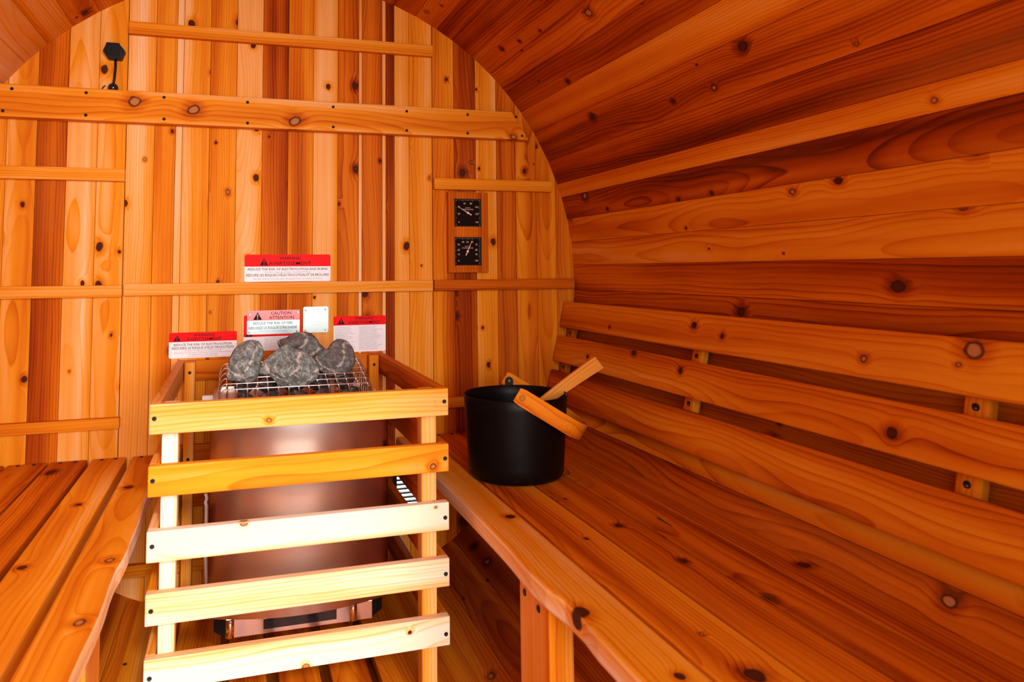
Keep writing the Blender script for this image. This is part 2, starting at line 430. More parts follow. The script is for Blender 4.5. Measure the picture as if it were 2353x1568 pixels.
bms = {k_: newbm() for k_ in ('wall_right', 'ceiling', 'wall_left')}
for i in range(len(angR) - 1):
    a0, a1 = angR[i], angR[i + 1]
    tone, typ, knot = tmap.get(a0, (random.uniform(.42, .7), random.choice([0.1, .5, .9]), .18))
    knot *= 1.2
    if a0 < 80: tone += 0.05  # right-hand staves darkened in colour, standing in for weaker light there
    g = 'wall_right' if a1 <= 46.4 else ('ceiling' if a1 <= 134.1 else 'wall_left')
    stave(bms[g], a0, a1, tone, typ, knot)
# unseen skin added outside to block daylight leaking through the stave joints
for i in range(48):
    am = math.radians(i * 7.5 + 3.75); rad = Vector((math.cos(am), 0, math.sin(am))); tg_ = Vector((-math.sin(am), 0, math.cos(am)))
    g = 'ceiling' if 45 < i * 7.5 < 134 else ('wall_left' if 134 <= i * 7.5 < 270 else 'wall_right')
    board(bms[g], rad * (R + 0.042) + Vector((0, (D + 0.04) / 2, 0)), Y, tg_, -rad, D + 0.16, 2 * (R + 0.05) * math.tan(math.radians(3.75)) + 0.002, 0.008, .8, 0, 0, 0)
for g in bms: struct(g, bms[g], WOOD)

# ---- floor boards along the barrel
bm = newbm()
for x0, x1, tn in ((-0.372, -0.279, .50), (-0.257, -0.158, .60), (-0.140, -0.062, .66), (-0.038, 0.048, .64), (0.070, 0.150, .68), (0.170, 0.368, .56)):
    board(bm, ((x0 + x1) / 2, (D - 0.08) / 2, FL - 0.0115), Y, X, Z, D + 0.08, x1 - x0, 0.023, tn, None, .12, 0.003)
struct('floor', bm, WOOD)

# ---- unseen pale paving outside the doorway, added to block sky light from below
bm = newbm(); bx(bm, -3.0, 3.0, -5.0, -0.13, FL - 0.30, FL - 0.16)
struct('ground', bm, simple('pale_paving', (0.42, 0.37, 0.33), 0.8, 0.0, 0.2, noise_amt=0.2, nscale=6))

# ---- front wall with the doorway behind the camera
bm = newbm()
xs = [-0.90, -0.78, -0.66, -0.54, -0.42, 0.42, 0.54, 0.66, 0.78, 0.90]
for a, b in zip(xs[:-1], xs[1:]):
    zt = math.sqrt(max(0.02, R * R - min(abs(a), abs(b)) ** 2)) + 0.02
    if a == -0.42: continue
    board(bm, ((a + b) / 2, -0.10, 0), Z, X, (0, 1, 0), 2 * zt, b - a - 0.001, 0.034, .5, None, .15)
board(bm, (0, -0.10, 0.81), X, Z, (0, 1, 0), 0.84, 0.20, 0.034, .5, 0, .1)
board(bm, (0, -0.10, -0.865), X, Z, (0, 1, 0), 0.84, 0.08, 0.034, .5, 0, .1)
struct('wall_front', bm, WOOD)

# ---- battens and the screwed beam on the end wall
tn_ = [0]
def trim(x0, x1, z0, z1, th, tone, typ=0.0, knot=0.0, y1=D, bev=0.002, deform=None, segs=0, mat=None, **kw):
    tn_[0] += 1
    b_ = newbm()
    board(b_, ((x0 + x1) / 2, y1 - th / 2, (z0 + z1) / 2), X, Z, (0, -1, 0), x1 - x0, z1 - z0, th, tone, typ, knot, bev, deform=deform, segs=segs, **kw)
    return struct('trim_%d' % tn_[0], b_, mat or WOOD)
trim(-0.4265, 0.4335, 0.688, 0.7235, 0.018, .48, .1, .05)
def beamcut(c):
    z = 0.483 + c.y
    xm = math.sqrt(R * R - z * z) - 0.004
    c.x = max(-xm - 0.0225, min(xm - 0.0225, c.x)); return c
beam = trim(-0.800, 0.755, 0.4395, 0.5265, 0.034, .44, .75, .0, bev=0.004, deform=beamcut,
            mat=wood_material([(-.392, .0132, .013, 0), (-.236, -.0008, .013, 0), (.046, -.0195, .013, 0), (.7265, -.035, .008, 0)]))
for sx, sz in [(-0.7033, .513), (-0.5273, .513), (-0.333, .512), (-0.1121, .511), (0.1291, .511), (0.349, .510), (0.5411, .510), (0.7005, .511),
               (-0.7222, .454), (-0.5267, .453), (-0.3318, .452), (-0.1114, .452), (0.1294, .452), (0.3489, .452), (0.5405, .452), (0.7201, .452)]:
    screw(beam, (sx * 0.993, D - 0.0345, sz))
trim(-0.825, -0.4265, 0.281, 0.315, 0.018, .36)
trim(0.4355, 0.8215, 0.280, 0.3145, 0.018, .42)
trim(-0.4225, 0.4298, -0.026, 0.006, 0.018, .30, .0, .05)
trim(-0.893, -0.4262, -0.0285, 0.003, 0.018, .40)
trim(0.4338, 0.893, -0.026, 0.0065, 0.018, .62, .3, .2)
trim(-0.815, -0.4236, -0.3725, -0.343, 0.018, .42)
trim(0.434, 0.815, -0.3725, -0.343, 0.018, .62)
trim(-0.425, 0.31, -0.755, -0.7235, 0.018, .58)

# ================================================================== BENCHES
BZ = -0.448
def bench(side, bounds, tones, label, legy, edge, kn_={}):
    t = thing('sauna_bench', (side * 0.55, 1.1, FL), label, 'bench')
    nb = len(bounds)
    for i, ((a, b), (tone, typ, kn)) in enumerate(zip(bounds, tones)):
        s_ = newbm(); cx = side * (a + b) / 2
        df = None
        if i == 0:
            w2 = (b - a) / 2
            def df(c, w2=w2):
                if c.y * side < -w2 * 0.5:   # wavy live edge towards the aisle
                    y = c.x + 1.08
                    c.y += -side * edge(y)
                return c
        if i == nb - 1:
            mid_ = (a + b) / 2
            def df(c, mid_=mid_):     # outer edge is bevelled to sit against the barrel
                if c.y * side > 0:
                    c.y = side * (math.sqrt(0.8985 ** 2 - (BZ - 0.0175 + c.z) ** 2) - mid_)
                return c
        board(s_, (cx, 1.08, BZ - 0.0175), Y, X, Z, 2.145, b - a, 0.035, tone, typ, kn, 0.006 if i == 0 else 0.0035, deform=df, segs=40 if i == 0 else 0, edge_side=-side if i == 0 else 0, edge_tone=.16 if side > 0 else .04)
        sb = obj('seat_board', s_, wood_material(kn_[i]) if i in kn_ else WOOD, t)
        for yy in (2.135,):
            for q in (0.3, 0.7):
                if b - a > 0.05:
                    screw(sb, (side * (a + (b - a) * q), yy, BZ + 0.0004), (-math.pi / 2, 0, 0))
    for y0 in legy:
        s_ = newbm()
        board(s_, (side * 0.358, y0, (FL + BZ - 0.035) / 2), Z, Y, (-side, 0, 0), BZ - 0.035 - FL, 0.125, 0.042, .40, 0, .02, 0.003)
        lg = obj('leg', s_, WOOD, t)
        for dy, dz in ((0.037, -0.058), (-0.022, -0.060)):
            screw(lg, (side * 0.3366, y0 + dy, BZ + dz), (0, 0, -math.pi / 2 * side), SCREW_BIG)
        s_ = newbm()
        board(s_, (side * 0.5385, y0, BZ - 0.035 - 0.034), X, Z, Y, 0.315, 0.066, 0.036, .55, .2, .1)
        obj('crossbeam', s_, WOOD, t)
    return t
def edgeR(y):
    e = 0.010 * math.sin(y * 3.1 + 0.4) * 0.4 + (0.0 if y > 1.3 else -0.010 * (1.3 - y))
    e -= 0.007 * math.exp(-((y - 1.0) / 0.05) ** 2) - 0.006 * math.exp(-((y - 1.13) / 0.09) ** 2)
    return e
def edgeL(y):
    return 0.004 * math.sin(y * 4.0) + 0.007 * math.exp(-((y - 1.42) / 0.07) ** 2) - 0.003 + 0.003 * math.sin(y * 17)
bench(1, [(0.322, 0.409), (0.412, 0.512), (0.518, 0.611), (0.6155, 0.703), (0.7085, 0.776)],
      [(.38, .5, .08), (.54, .8, .10), (.62, .6, .10), (.68, .8, .10), (.70, .2, .05)],  # board tones, deepened to paint in the dimmer light on this side
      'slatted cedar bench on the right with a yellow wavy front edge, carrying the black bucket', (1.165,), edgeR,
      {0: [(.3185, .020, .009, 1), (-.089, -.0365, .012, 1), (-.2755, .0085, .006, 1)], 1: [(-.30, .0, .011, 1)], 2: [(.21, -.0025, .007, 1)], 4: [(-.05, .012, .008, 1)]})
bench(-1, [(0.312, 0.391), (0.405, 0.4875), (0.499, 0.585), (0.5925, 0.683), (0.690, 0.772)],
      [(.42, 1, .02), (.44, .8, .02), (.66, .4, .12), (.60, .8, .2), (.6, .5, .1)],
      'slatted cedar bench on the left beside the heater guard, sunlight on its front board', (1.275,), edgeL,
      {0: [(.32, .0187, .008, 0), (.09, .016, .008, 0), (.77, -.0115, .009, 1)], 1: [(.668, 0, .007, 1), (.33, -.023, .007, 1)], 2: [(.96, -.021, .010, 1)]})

# small dark green resin streak in the bench surface
s_ = bmesh.new()
pts_ = [(math.cos(a) * 0.0036 * (1 if math.sin(a) > 0 else .6), math.sin(a) * (0.022 if math.sin(a) > 0 else 0.034)) for a in [i * math.pi / 12 for i in range(24)]]
a_ = [s_.verts.new((0.6555 + x, 1.285 + y, BZ + 0.0006)) for x, y in pts_]; b_2 = [s_.verts.new((0.6555 + x * .7, 1.285 + y * .7, BZ + 0.0012)) for x, y in pts_]
for i in range(24): s_.faces.new((a_[i], a_[(i + 1) % 24], b_2[(i + 1) % 24], b_2[i]))
s_.faces.new(b_2)
rb_ = [o for o in bpy.data.objects if o.name.startswith('seat_board') and o.parent and o.parent.location.x > 0][3]
obj('resin_streak', s_, simple('green_resin', (0.02, 0.055, 0.035), 0.35), rb_)

# backrest on the right
t = thing('backrest', (0.84, 1.1, -0.2), 'three-slat cedar backrest leaning on the curved right wall above the bench', 'backrest')
P0 = Vector((0.858, 0, -0.065)); dn = Vector((0.789 - 0.858, 0, -0.356 + 0.065)); dn.normalize()
nrm = Vector((dn.z, 0, -dn.x)); nrm = nrm if nrm.x < 0 else -nrm     # towards the aisle
for (za, zb_), (tone, typ, kn), kk in zip(((0, .081), (.107, .187), (.214, .300)), ((.51, .5, .06), (.52, .6, .04), (.62, .9, .0)),  # slat tones include a darkening that imitates the dimmer right side
        ([(.371, .0125, .007, 1), (-.283, .0235, .012, 0), (.267, -.0035, .005, 1), (.75, -.02, .003, 1), (-.1, -.01, .006, 0)], [(-.17, -.008, .008, 1), (.394, .014, .006, 1), (.602, .033, .006, 1), (.844, -.004, .005, 1)], [])):
    s_ = newbm(); c = P0 + dn * ((za + zb_) / 2) - nrm * 0.011
    board(s_, (c.x, 1.078, c.z), Y, -dn, nrm, 2.135, zb_ - za, 0.022, tone, typ, kn, 0.004)
    obj('slat', s_, wood_material(kk) if kk else WOOD, t)
for yy, wy in ((2.108, .03), (1.453, .038), (0.800, .038)):
    # an upright rib behind the slats with two screws showing in the gaps
    s_ = newbm()
    def dfr(c):
        # back edge follows the barrel
        return c
    c = P0 + dn * 0.147 - nrm * 0.0315
    board(s_, (c.x, yy, c.z), dn, Y, nrm, 0.24, wy, 0.0185, .55, 0, .0, 0.003)
    rb = obj('rib', s_, WOOD, t)
    for gz in (.094, .2005):
        p = P0 + dn * gz - nrm * 0.0225
        screw(rb, (p.x, yy, p.z), (0, 0, -math.pi / 2), SCREW_BIG)

# ================================================================== HEATER GUARD
YF = 1.458
t = thing('heater_guard', (0, 1.8, FL), 'open cedar slat guard cage standing around the sauna heater between the benches', 'guard')
rows = [(-0.2025, -0.2565), (-0.3125, -0.367), (-0.4270, -0.4815), (-0.5355, -0.5900), (-0.6470, -0.7020)]
fr_t = [(.28, .3, .0), (.43, .8, .0), (.05, .9, .0), (.09, .05, .0), (-.08, .8, .0)]
fr_k = {0: [(-.071, -.0148, .0040, 0)], 1: [(.249, -.0155, .0055, 0)], 2: [(-.1135, .0262, .0050, 0), (.2532, .020, .003, 0)], 4: [(.001, -.0246, .0048, 0), (.20, .008, .003, 1)]}
scr = [(-.275, -.228, .270, -.2285), (-.2755, -.338, .271, -.341), (-.274, -.4526, .2705, -.4565), (-.2735, -.564, .2708, -.5652), (-.2735, -.6785, .2704, -.6798)]
for i, ((z1, z0), (tone, typ, kn)) in enumerate(zip(rows, fr_t)):
    s_ = newbm()
    board(s_, (-0.0025, YF + 0.010, (z0 + z1) / 2), X, Z, (0, -1, 0), 0.5625, z1 - z0, 0.020, tone, typ, kn, 0.0018)
    rl = obj('front_rail', s_, wood_material(fr_k[i]) if i in fr_k else WOOD, t)
    screw(rl, (scr[i][0], YF - 0.0003, scr[i][1])); screw(rl, (scr[i][2], YF - 0.0003, scr[i][3]))
    for sd_ in (-1, 1):
        s_ = newbm()
        board(s_, (-0.0025 + sd_ * 0.2725, (YF + 0.02 + 2.139) / 2, (z0 + z1) / 2), Y, Z, (sd_, 0, 0), 2.139 - YF - 0.0205, z1 - z0, 0.0175,
              (.34 if sd_ < 0 else .55) + random.uniform(-.05, .1), None, .08, 0.0018)
        obj('side_rail', s_, WOOD, t)
    s_ = newbm()
    board(s_, (-0.0025, 2.147, (z0 + z1) / 2), X, Z, (0, -1, 0), 0.5625, z1 - z0, 0.0155, .52 + random.uniform(-.08, .12), None, .05, 0.0018)
    obj('back_rail', s_, WOOD, t)
for x0, x1, y0, y1, tone in ((-0.2636, -0.2345, YF + 0.0205, YF + 0.058, .12), (0.2275, 0.2585, YF + 0.0205, YF + 0.058, .26),
                             (-0.2636, -0.2365, 2.100, 2.139, .42), (0.2300, 0.2585, 2.100, 2.139, .55)):
    s_ = newbm(); top = -0.2065 if y0 < 2 else -0.203
    board(s_, ((x0 + x1) / 2, (y0 + y1) / 2, (top - 0.812) / 2), Z, X, (0, -1, 0), top + 0.812, x1 - x0, y1 - y0, tone, 0.0, .02 if y0 > 2 else .0, 0.003)
    ps = obj('post', s_, WOOD, t)
    if y0 > 2:
        for zz in (-.230, -.337, -.455):
            screw(ps, ((x0 + x1) / 2, y0 - 0.0003, zz))
# feet blocks that carry the posts on the floor
for x in (-0.249, 0.243):
    for y in (YF + 0.039, 2.119):
        s_ = newbm(); board(s_, (x, y, (FL - 0.812) / 2 + 0.0), Z, X, (0, -1, 0), 0.011, 0.028, 0.037, .3, 0, 0, 0.001); obj('foot', s_, WOOD, t)

# ================================================================== HEATER
HX = 0.009
t = thing('sauna_heater', (HX, 1.85, -0.735), 'stainless steel electric sauna heater inside the cedar guard, stones piled in its wire grate', 'heater')
HB, HT = -0.694, -0.262
s_ = bmesh.new()
# bulging front sheet with returned sides
pl = []
n = 24
for i in range(n + 1):
    a = -1 + 2 * i / n
    pl.append((HX + a * 0.194, 1.700 - 0.042 * (1 - a * a)))
outline = [(HX - 0.194, 2.03)] + pl + [(HX + 0.194, 2.03)]
lo = [s_.verts.new((x, y, HB)) for x, y in outline]; hi = [s_.verts.new((x, y, HT)) for x, y in outline]
for i in range(len(outline) - 1): s_.faces.new((lo[i], lo[i + 1], hi[i + 1], hi[i]))
s_.faces.new((lo[-1], lo[0], hi[0], hi[-1]))
s_.faces.new([s_.verts.new((x, y, HB)) for x, y in outline[::-1]]); s_.faces.new([s_.verts.new((x, y, HT)) for x, y in outline])
bmesh.ops.recalc_face_normals(s_, faces=s_.faces)
bd_ = obj('body', s_, STEEL, t, smooth=False)
for p in bd_.data.polygons:
    if abs(p.normal.z) < 0.5 and p.normal.y < -0.5: p.use_smooth = True
s_ = bmesh.new(); bx(s_, HX - 0.12, HX + 0.12, 2.03, 2.1555 - 0.018, -0.60, -0.30); obj('wall_bracket', s_, STEEL, t, bevel=0.002)
s_ = bmesh.new(); bx(s_, -0.212, -0.1855, 1.93, 1.945, -0.300, -0.2650); obj('corner_bracket', s_, STEEL, t, bevel=0.001)
# control housing hanging below
s_ = bmesh.new()
bx(s_, -0.147, 0.165, 1.686, 1.94, -0.7345, -0.6945); obj('control_housing', s_, POLISH, t, bevel=0.0015)
s_ = bmesh.new(); bx(s_, -0.070, 0.0855, 1.6845, 1.6865, -0.7245, -0.7025); obj('display_slot', s_, GLOSSB, t, bevel=0.0005)
for sx, xo in ((-1, -0.1475), (1, 0.1655)):
    s_ = bmesh.new()
    prof = [(0, 1.690, -0.733), (0, 1.93, -0.733), (0, 1.93, -0.697), (0, 1.690, -0.697)]
    a = [s_.verts.new((xo, y, z)) for _, y, z in prof]
    b = [s_.verts.new((xo + sx * 0.024, y + (0.0 if y > 1.8 else 0.012), z + (0.010 if z < -0.72 else 0))) for _, y, z in prof]
    for i in range(4): s_.faces.new((a[i], a[(i + 1) % 4], b[(i + 1) % 4], b[i]))
    s_.faces.new(a[::-1]); s_.faces.new(b); bmesh.ops.recalc_face_normals(s_, faces=s_.faces)
    obj('end_cap', s_, BLACKP, t, bevel=0.001)
for xx in (-0.138, 0.122):
    s_ = bmesh.new(); lathe(s_, (xx, 1.688, -0.7145), [(0.0075, -0.0185), (0.0085, -0.017), (0.0085, 0.017), (0.0075, 0.0185)], 20, 'Z'); obj('corner_roll', s_, POLISH, t, smooth=True)
s_ = bmesh.new(); tube(s_, [(-0.1945, 1.80, -0.463), (-0.1925, 1.80, -0.474), (-0.1950, 1.80, -0.482), (-0.193, 1.80, -0.49), (-0.193, 1.80, -0.60), (-0.19, 1.82, -0.69)], 0.0038, 10)
obj('cable', s_, WHITEP, t, smooth=True)

# grate: longitudinal wires bend down at the front and the back, cross wires run left-right
def gz(y): return -0.190 - (1.90 - y) * 0.250 if y <= 1.90 else -0.190 - (y - 1.90) * 0.12
gt = thing('_tmp', (0, 0, 0), 'x', 'x'); bpy.data.objects.remove(gt)
s_ = bmesh.new()
gx = [-0.153 + i * 0.0226 for i in range(15)]
for x in gx:
    flare = (x - 0.004) * 0.02
    pts = [(x - (0.006 if x < -0.14 else (-0.006 if x > 0.15 else 0)), 1.712, -0.285), (x, 1.716, -0.245), (x, 1.724, -0.2335), (x, 1.738, gz(1.738))]
    pts += [(x, y, gz(y)) for y in (1.78, 1.84, 1.88, 1.92, 1.96)] + [(x, 1.975, -0.215), (x, 1.98, -0.285)]
    tube(s_, pts, 0.0019, 8)
for y in [1.744, 1.776, 1.808, 1.840, 1.872, 1.904, 1.936, 1.966]:
    z = gz(y) + 0.0030
    tube(s_, [(-0.172, y, -0.285), (-0.170, y, z - 0.020), (-0.165, y, z - 0.006), (-0.157, y, z), (0.164, y, z), (0.172, y, z - 0.006), (0.177, y, z - 0.020), (0.179, y, -0.285)], 0.0018, 8)
for z in (-0.252, -0.274):
    tube(s_, [(-0.170, 1.978, z), (-0.172, 1.722, z), (-0.166, 1.712, z), (0.172, 1.712, z), (0.178, 1.722, z), (0.177, 1.978, z)], 0.0018, 8)
gr = obj('grate', s_, GRATEM, t, smooth=True)
s_ = bmesh.new(); bx(s_, HX - 0.186, HX + 0.186, 1.708, 1.712, -0.262, -0.255); bx(s_, HX - 0.186, HX + 0.186, 1.99, 1.994, -0.262, -0.255)
bx(s_, HX - 0.186, HX - 0.182, 1.708, 1.994, -0.262, -0.255); bx(s_, HX + 0.182, HX + 0.186, 1.708, 1.994, -0.262, -0.255)
obj('rim', s_, STEEL, t)

# ================================================================== STONES
def rock(name, y, outline, depth, mat, seed, label, group=None, lift=0.0):
    cx = sum(p[0] for p in outline) / len(outline); cz = sum(p[1] for p in outline) / len(outline)
    pol = sorted([(math.atan2(z - cz, x - cx), math.hypot(x - cx, z - cz)) for x, z in outline])
    def rho(a):
        N = len(pol)
        for i in range(N):
            a0, r0 = pol[i]; a1, r1 = pol[(i + 1) % N]
            if i == N - 1: a1 += 2 * math.pi
            aa = a if a >= pol[0][0] else a + 2 * math.pi
            if a0 <= aa <= a1: return r0 + (r1 - r0) * (aa - a0) / max(1e-6, a1 - a0)
        return pol[0][1]
    s = bmesh.new(); bmesh.ops.create_icosphere(s, subdivisions=5, radius=1.0)
    off = Vector((seed * 3.1, seed * 1.7, seed * 2.3))
    planes = []
    rnd = random.Random(seed)
    for i in range(9):
        d_ = Vector((rnd.uniform(-1, 1), -abs(rnd.uniform(.2, 1)) if i < 6 else rnd.uniform(-1, 1), rnd.uniform(-1, 1))).normalized()
        planes.append((d_, rnd.uniform(.62, .86)))
    for v in s.verts:
        p = v.co.normalized()
        a = math.atan2(p.z, p.x); r_ = rho(a); c_ = math.hypot(p.x, p.z)
        q = p.copy()
        for d_, k_ in planes:
            e_ = q.dot(d_)
            if e_ > k_: q -= d_ * (e_ - k_) * 0.95
        c2 = math.hypot(q.x, q.z)
        c2 = c2 if c_ < 0.85 else c2 * (1 - (c_ - .85) / .15) + c_ * (c_ - .85) / .15
        c2 = c2 ** 0.85 if c2 > 0 else 0
        nz = noise.noise(q * 2.2 + off) * 0.06 + noise.noise(q * 6 + off) * 0.025 + noise.noise(q * 15 + off) * 0.010
        v.co = Vector((math.cos(a) * r_ * c2, q.y * depth * (1 + nz * 2), math.sin(a) * r_ * c2)) * (1 + nz * 0.5)
        v.co += Vector((cx, y, cz + lift))
    base = Vector((cx, y, min(v.co.z for v in s.verts)))
    me = bpy.data.meshes.new(name)
    bmesh.ops.translate(s, verts=s.verts, vec=-base); s.to_mesh(me); s.free(); me.materials.append(mat)
    for p in me.polygons: p.use_smooth = True
    o = bpy.data.objects.new(name, me); COL.objects.link(o); o.location = base + Vector((0, 0, AX))
    tag(o, label, 'stone', group); return o
OA = [(-0.156, -0.199), (-0.152, -0.21), (-0.133, -0.214), (-0.103, -0.218), (-0.09, -0.215), (-0.082, -0.203), (-0.081, -0.176), (-0.071, -0.154), (-0.076, -0.134), (-0.083, -0.125), (-0.104, -0.122), (-0.116, -0.125), (-0.135, -0.138), (-0.143, -0.153), (-0.15, -0.18)]
OB = [(-0.085, -0.193), (-0.077, -0.202), (-0.061, -0.2), (-0.052, -0.21), (-0.037, -0.227), (-0.019, -0.233), (0.002, -0.232), (0.025, -0.229), (0.041, -0.221), (0.051, -0.213), (0.054, -0.2), (0.046, -0.177), (0.034, -0.162), (0.021, -0.153), (-0.006, -0.144), (-0.016, -0.133), (-0.026, -0.131), (-0.038, -0.143), (-0.056, -0.155), (-0.076, -0.175)]
OC = [(-0.037, -0.134), (-0.035, -0.144), (-0.026, -0.157), (-0.003, -0.171), (0.033, -0.180), (0.057, -0.172), (0.078, -0.156), (0.066, -0.144), (0.055, -0.128), (0.046, -0.12), (0.018, -0.114), (0.004, -0.115), (-0.015, -0.127), (-0.03, -0.13)]
OD = [(0.052, -0.172), (0.054, -0.19), (0.062, -0.204), (0.078, -0.216), (0.104, -0.222), (0.119, -0.219), (0.137, -0.208), (0.148, -0.19), (0.146, -0.167), (0.137, -0.145), (0.126, -0.134), (0.106, -0.13), (0.097, -0.135), (0.081, -0.154), (0.058, -0.16)]
SG = 'stones piled on the heater grate'
rock('sauna_stone', 1.79, OA, 0.036, STONE1, 3, 'upright grey stone with pale veins, leftmost on the heater grate', SG)
rock('sauna_stone', 1.775, OB, 0.034, STONE1, 11, 'largest grey-green stone with a pale diagonal vein, front centre of the grate', SG)
rock('sauna_stone', 1.87, OC, 0.042, STONE2, 19, 'brown-grey stone lying behind the large centre stone', SG)
rock('sauna_stone', 1.835, OD, 0.036, STONE2, 27, 'smooth dark rounded stone, rightmost on the heater grate', SG)
ip = 0
for yy in (1.765, 1.855, 1.93):
    for xx in (-0.115, -0.055, 0.005, 0.065, 0.125):
        ip += 1; rnd = random.Random(ip)
        oc = [(xx + rnd.uniform(-.004, .004) + math.cos(a) * rnd.uniform(.022, .029), gz(yy) - 0.034 + math.sin(a) * rnd.uniform(.017, .024)) for a in [i * math.pi / 5 for i in range(10)]]
        rock('sauna_stone', yy, oc, 0.028, STONE3, 40 + ip, 'dark stone packed under the wires of the heater grate', 'stones inside the heater grate')

# ================================================================== BUCKET AND LADLE
BXc, BYc = 0.5069, 1.6747
t = thing('sauna_bucket', (BXc, BYc, BZ), 'black metal sauna bucket with a folded-down wooden handle on the right bench', 'bucket')
s_ = bmesh.new()
RT, RB, H = 0.1232, 0.1118, 0.1888
prof = [(0.001, 0.0), (RB - 0.016, 0.0), (RB - 0.005, 0.003), (RB, 0.012)]
prof += [(RB + (RT - RB) * k / 8, 0.012 + (H - 0.012) * k / 8) for k in range(1, 9)]
prof += [(RT - 0.0012, H + 0.0012), (RT - 0.0026, H)]
prof += [(RB + (RT - RB) * k / 8 - 0.0026, 0.012 + (H - 0.012) * k / 8) for k in range(7, 0, -1)] + [(RB - 0.006, 0.008), (0.001, 0.006)]
lathe(s_, (BXc, BYc, BZ + 0.0005), prof, 96)
obj('pail', s_, BLACK, t, smooth=True)
# pivots: near the camera and opposite
ax = (Vector((0.4728, 1.5515, 0)) - Vector((0.5351, 1.7978, 0))); ax.z = 0; ax.normalize()     # far -> near
cen = Vector((BXc, BYc, 0))
pz = BZ + H + 0.012
near = cen + ax * (RT + 0.0035) + Vector((0, 0, pz)); far_ = cen - ax * (RT + 0.0035) + Vector((0, 0, pz))
side = Vector((-ax.y, ax.x, 0)); side = side if side.x > 0 else -side
def plate(bm, c, nrm_, up_, w_, h_, th, round_top=True):
    nrm_ = nrm_.normalized(); up_ = up_.normalized(); s2 = nrm_.cross(up_)
    pts = [(-w_ / 2, -h_)]
    for i in range(13):
        a = math.pi - math.pi * i / 12
        pts.append((math.cos(a) * w_ / 2, math.sin(a) * w_ / 2))
    pts.append((w_ / 2, -h_))
    f = [bm.verts.new(c + s2 * a + up_ * b + nrm_ * th / 2) for a, b in pts]; g = [bm.verts.new(c + s2 * a + up_ * b - nrm_ * th / 2) for a, b in pts]
    bm.faces.new(f); bm.faces.new(g[::-1])
    for i in range(len(pts)): bm.faces.new((f[i], g[i], g[(i + 1) % len(pts)], f[(i + 1) % len(pts)]))
    bmesh.ops.recalc_face_normals(bm, faces=bm.faces)
for p, sgn in ((near, 1), (far_, -1)):
    s_ = bmesh.new(); plate(s_, p - ax * sgn * 0.0045, ax * sgn, Vector((0, 0, 1)), 0.020, 0.045 if sgn < 0 else 0.022, 0.0024)
    obj('lug', s_, BLACK, t)
# handle band: U-shaped ply strip swung down on the wall side
s_ = newbm(); uvl = s_.loops.layers.uv['UVMap']; cl = s_.loops.layers.float_color['bd']
tip = Vector((0.657, 1.636, -0.343))
mid0 = (near + far_) / 2
arm = tip - mid0; L = arm.length; armd = arm.normalized()
HW = (near - far_).length / 2 + 0.003
wd_dir = armd.cross(ax).normalized()
cpts = []
st_ = L - HW * 0.62
for i in range(9): cpts.append((HW, -0.014 + (st_ + 0.014) * i / 8))
for i in range(1, 24):
    a = math.pi * i / 24
    cpts.append((math.cos(a) * HW if True else 0, st_ + math.sin(a) ** 0.9 * (L - st_)))
for i in range(9): cpts.append((-HW, st_ - (st_ + 0.014) * i / 8))
bw, bt = 0.038, 0.0055
prev = None; dist = 0; rings = []
for i, (a, b) in enumerate(cpts):
    p = mid0 + ax * a + armd * b
    pa = cpts[max(0, i - 1)]; pb = cpts[min(len(cpts) - 1, i + 1)]
    tg = (ax * (pb[0] - pa[0]) + armd * (pb[1] - pa[1])).normalized()
    nn = tg.cross(wd_dir).normalized()
    ww = bw * (0.86 if i in (0, len(cpts) - 1) else 1)
    rings.append([s_.verts.new(p + wd_dir * x_ * ww / 2 + nn * y_ * bt / 2) for x_, y_ in ((-1, -1), (1, -1), (1, 1), (-1, 1))])
for i in range(len(rings) - 1):
    for j in range(4):
        f = s_.faces.new((rings[i][j], rings[i][(j + 1) % 4], rings[i + 1][(j + 1) % 4], rings[i + 1][j]))
        for l_, (uu, vv_) in zip(f.loops, ((i, j), (i, j + 1), (i + 1, j + 1), (i + 1, j))):
            l_[uvl].uv = (uu * 0.02, (vv_ % 4) * 0.011 + .02); l_[cl] = (0.37, 0.50, 0.0, 0.0)
for f_ in (s_.faces.new(rings[0][::-1]), s_.faces.new(rings[-1])):
    for l_ in f_.loops: l_[uvl].uv = (0, 0); l_[cl] = (0.37, 0.50, 0.0, 0.0)
bmesh.ops.recalc_face_normals(s_, faces=s_.faces)
hd = obj('handle', s_, WOOD, t, bevel=0.0012)
for p, sgn in ((near, 1), (far_, -1)):
    s_ = bmesh.new()
    tube(s_, [p + ax * sgn * 0.0055, p + ax * sgn * 0.0075], [0.0075, 0.0060], 20)
    tube(s_, [p - ax * sgn * 0.006, p + ax * sgn * 0.006], 0.003, 12)
    o_ = obj('rivet', s_, simple('wood_plug' + ('' if sgn > 0 else '_back'), (0.40, 0.13, 0.02), 0.6, 0.0, 0.08), t, smooth=False)

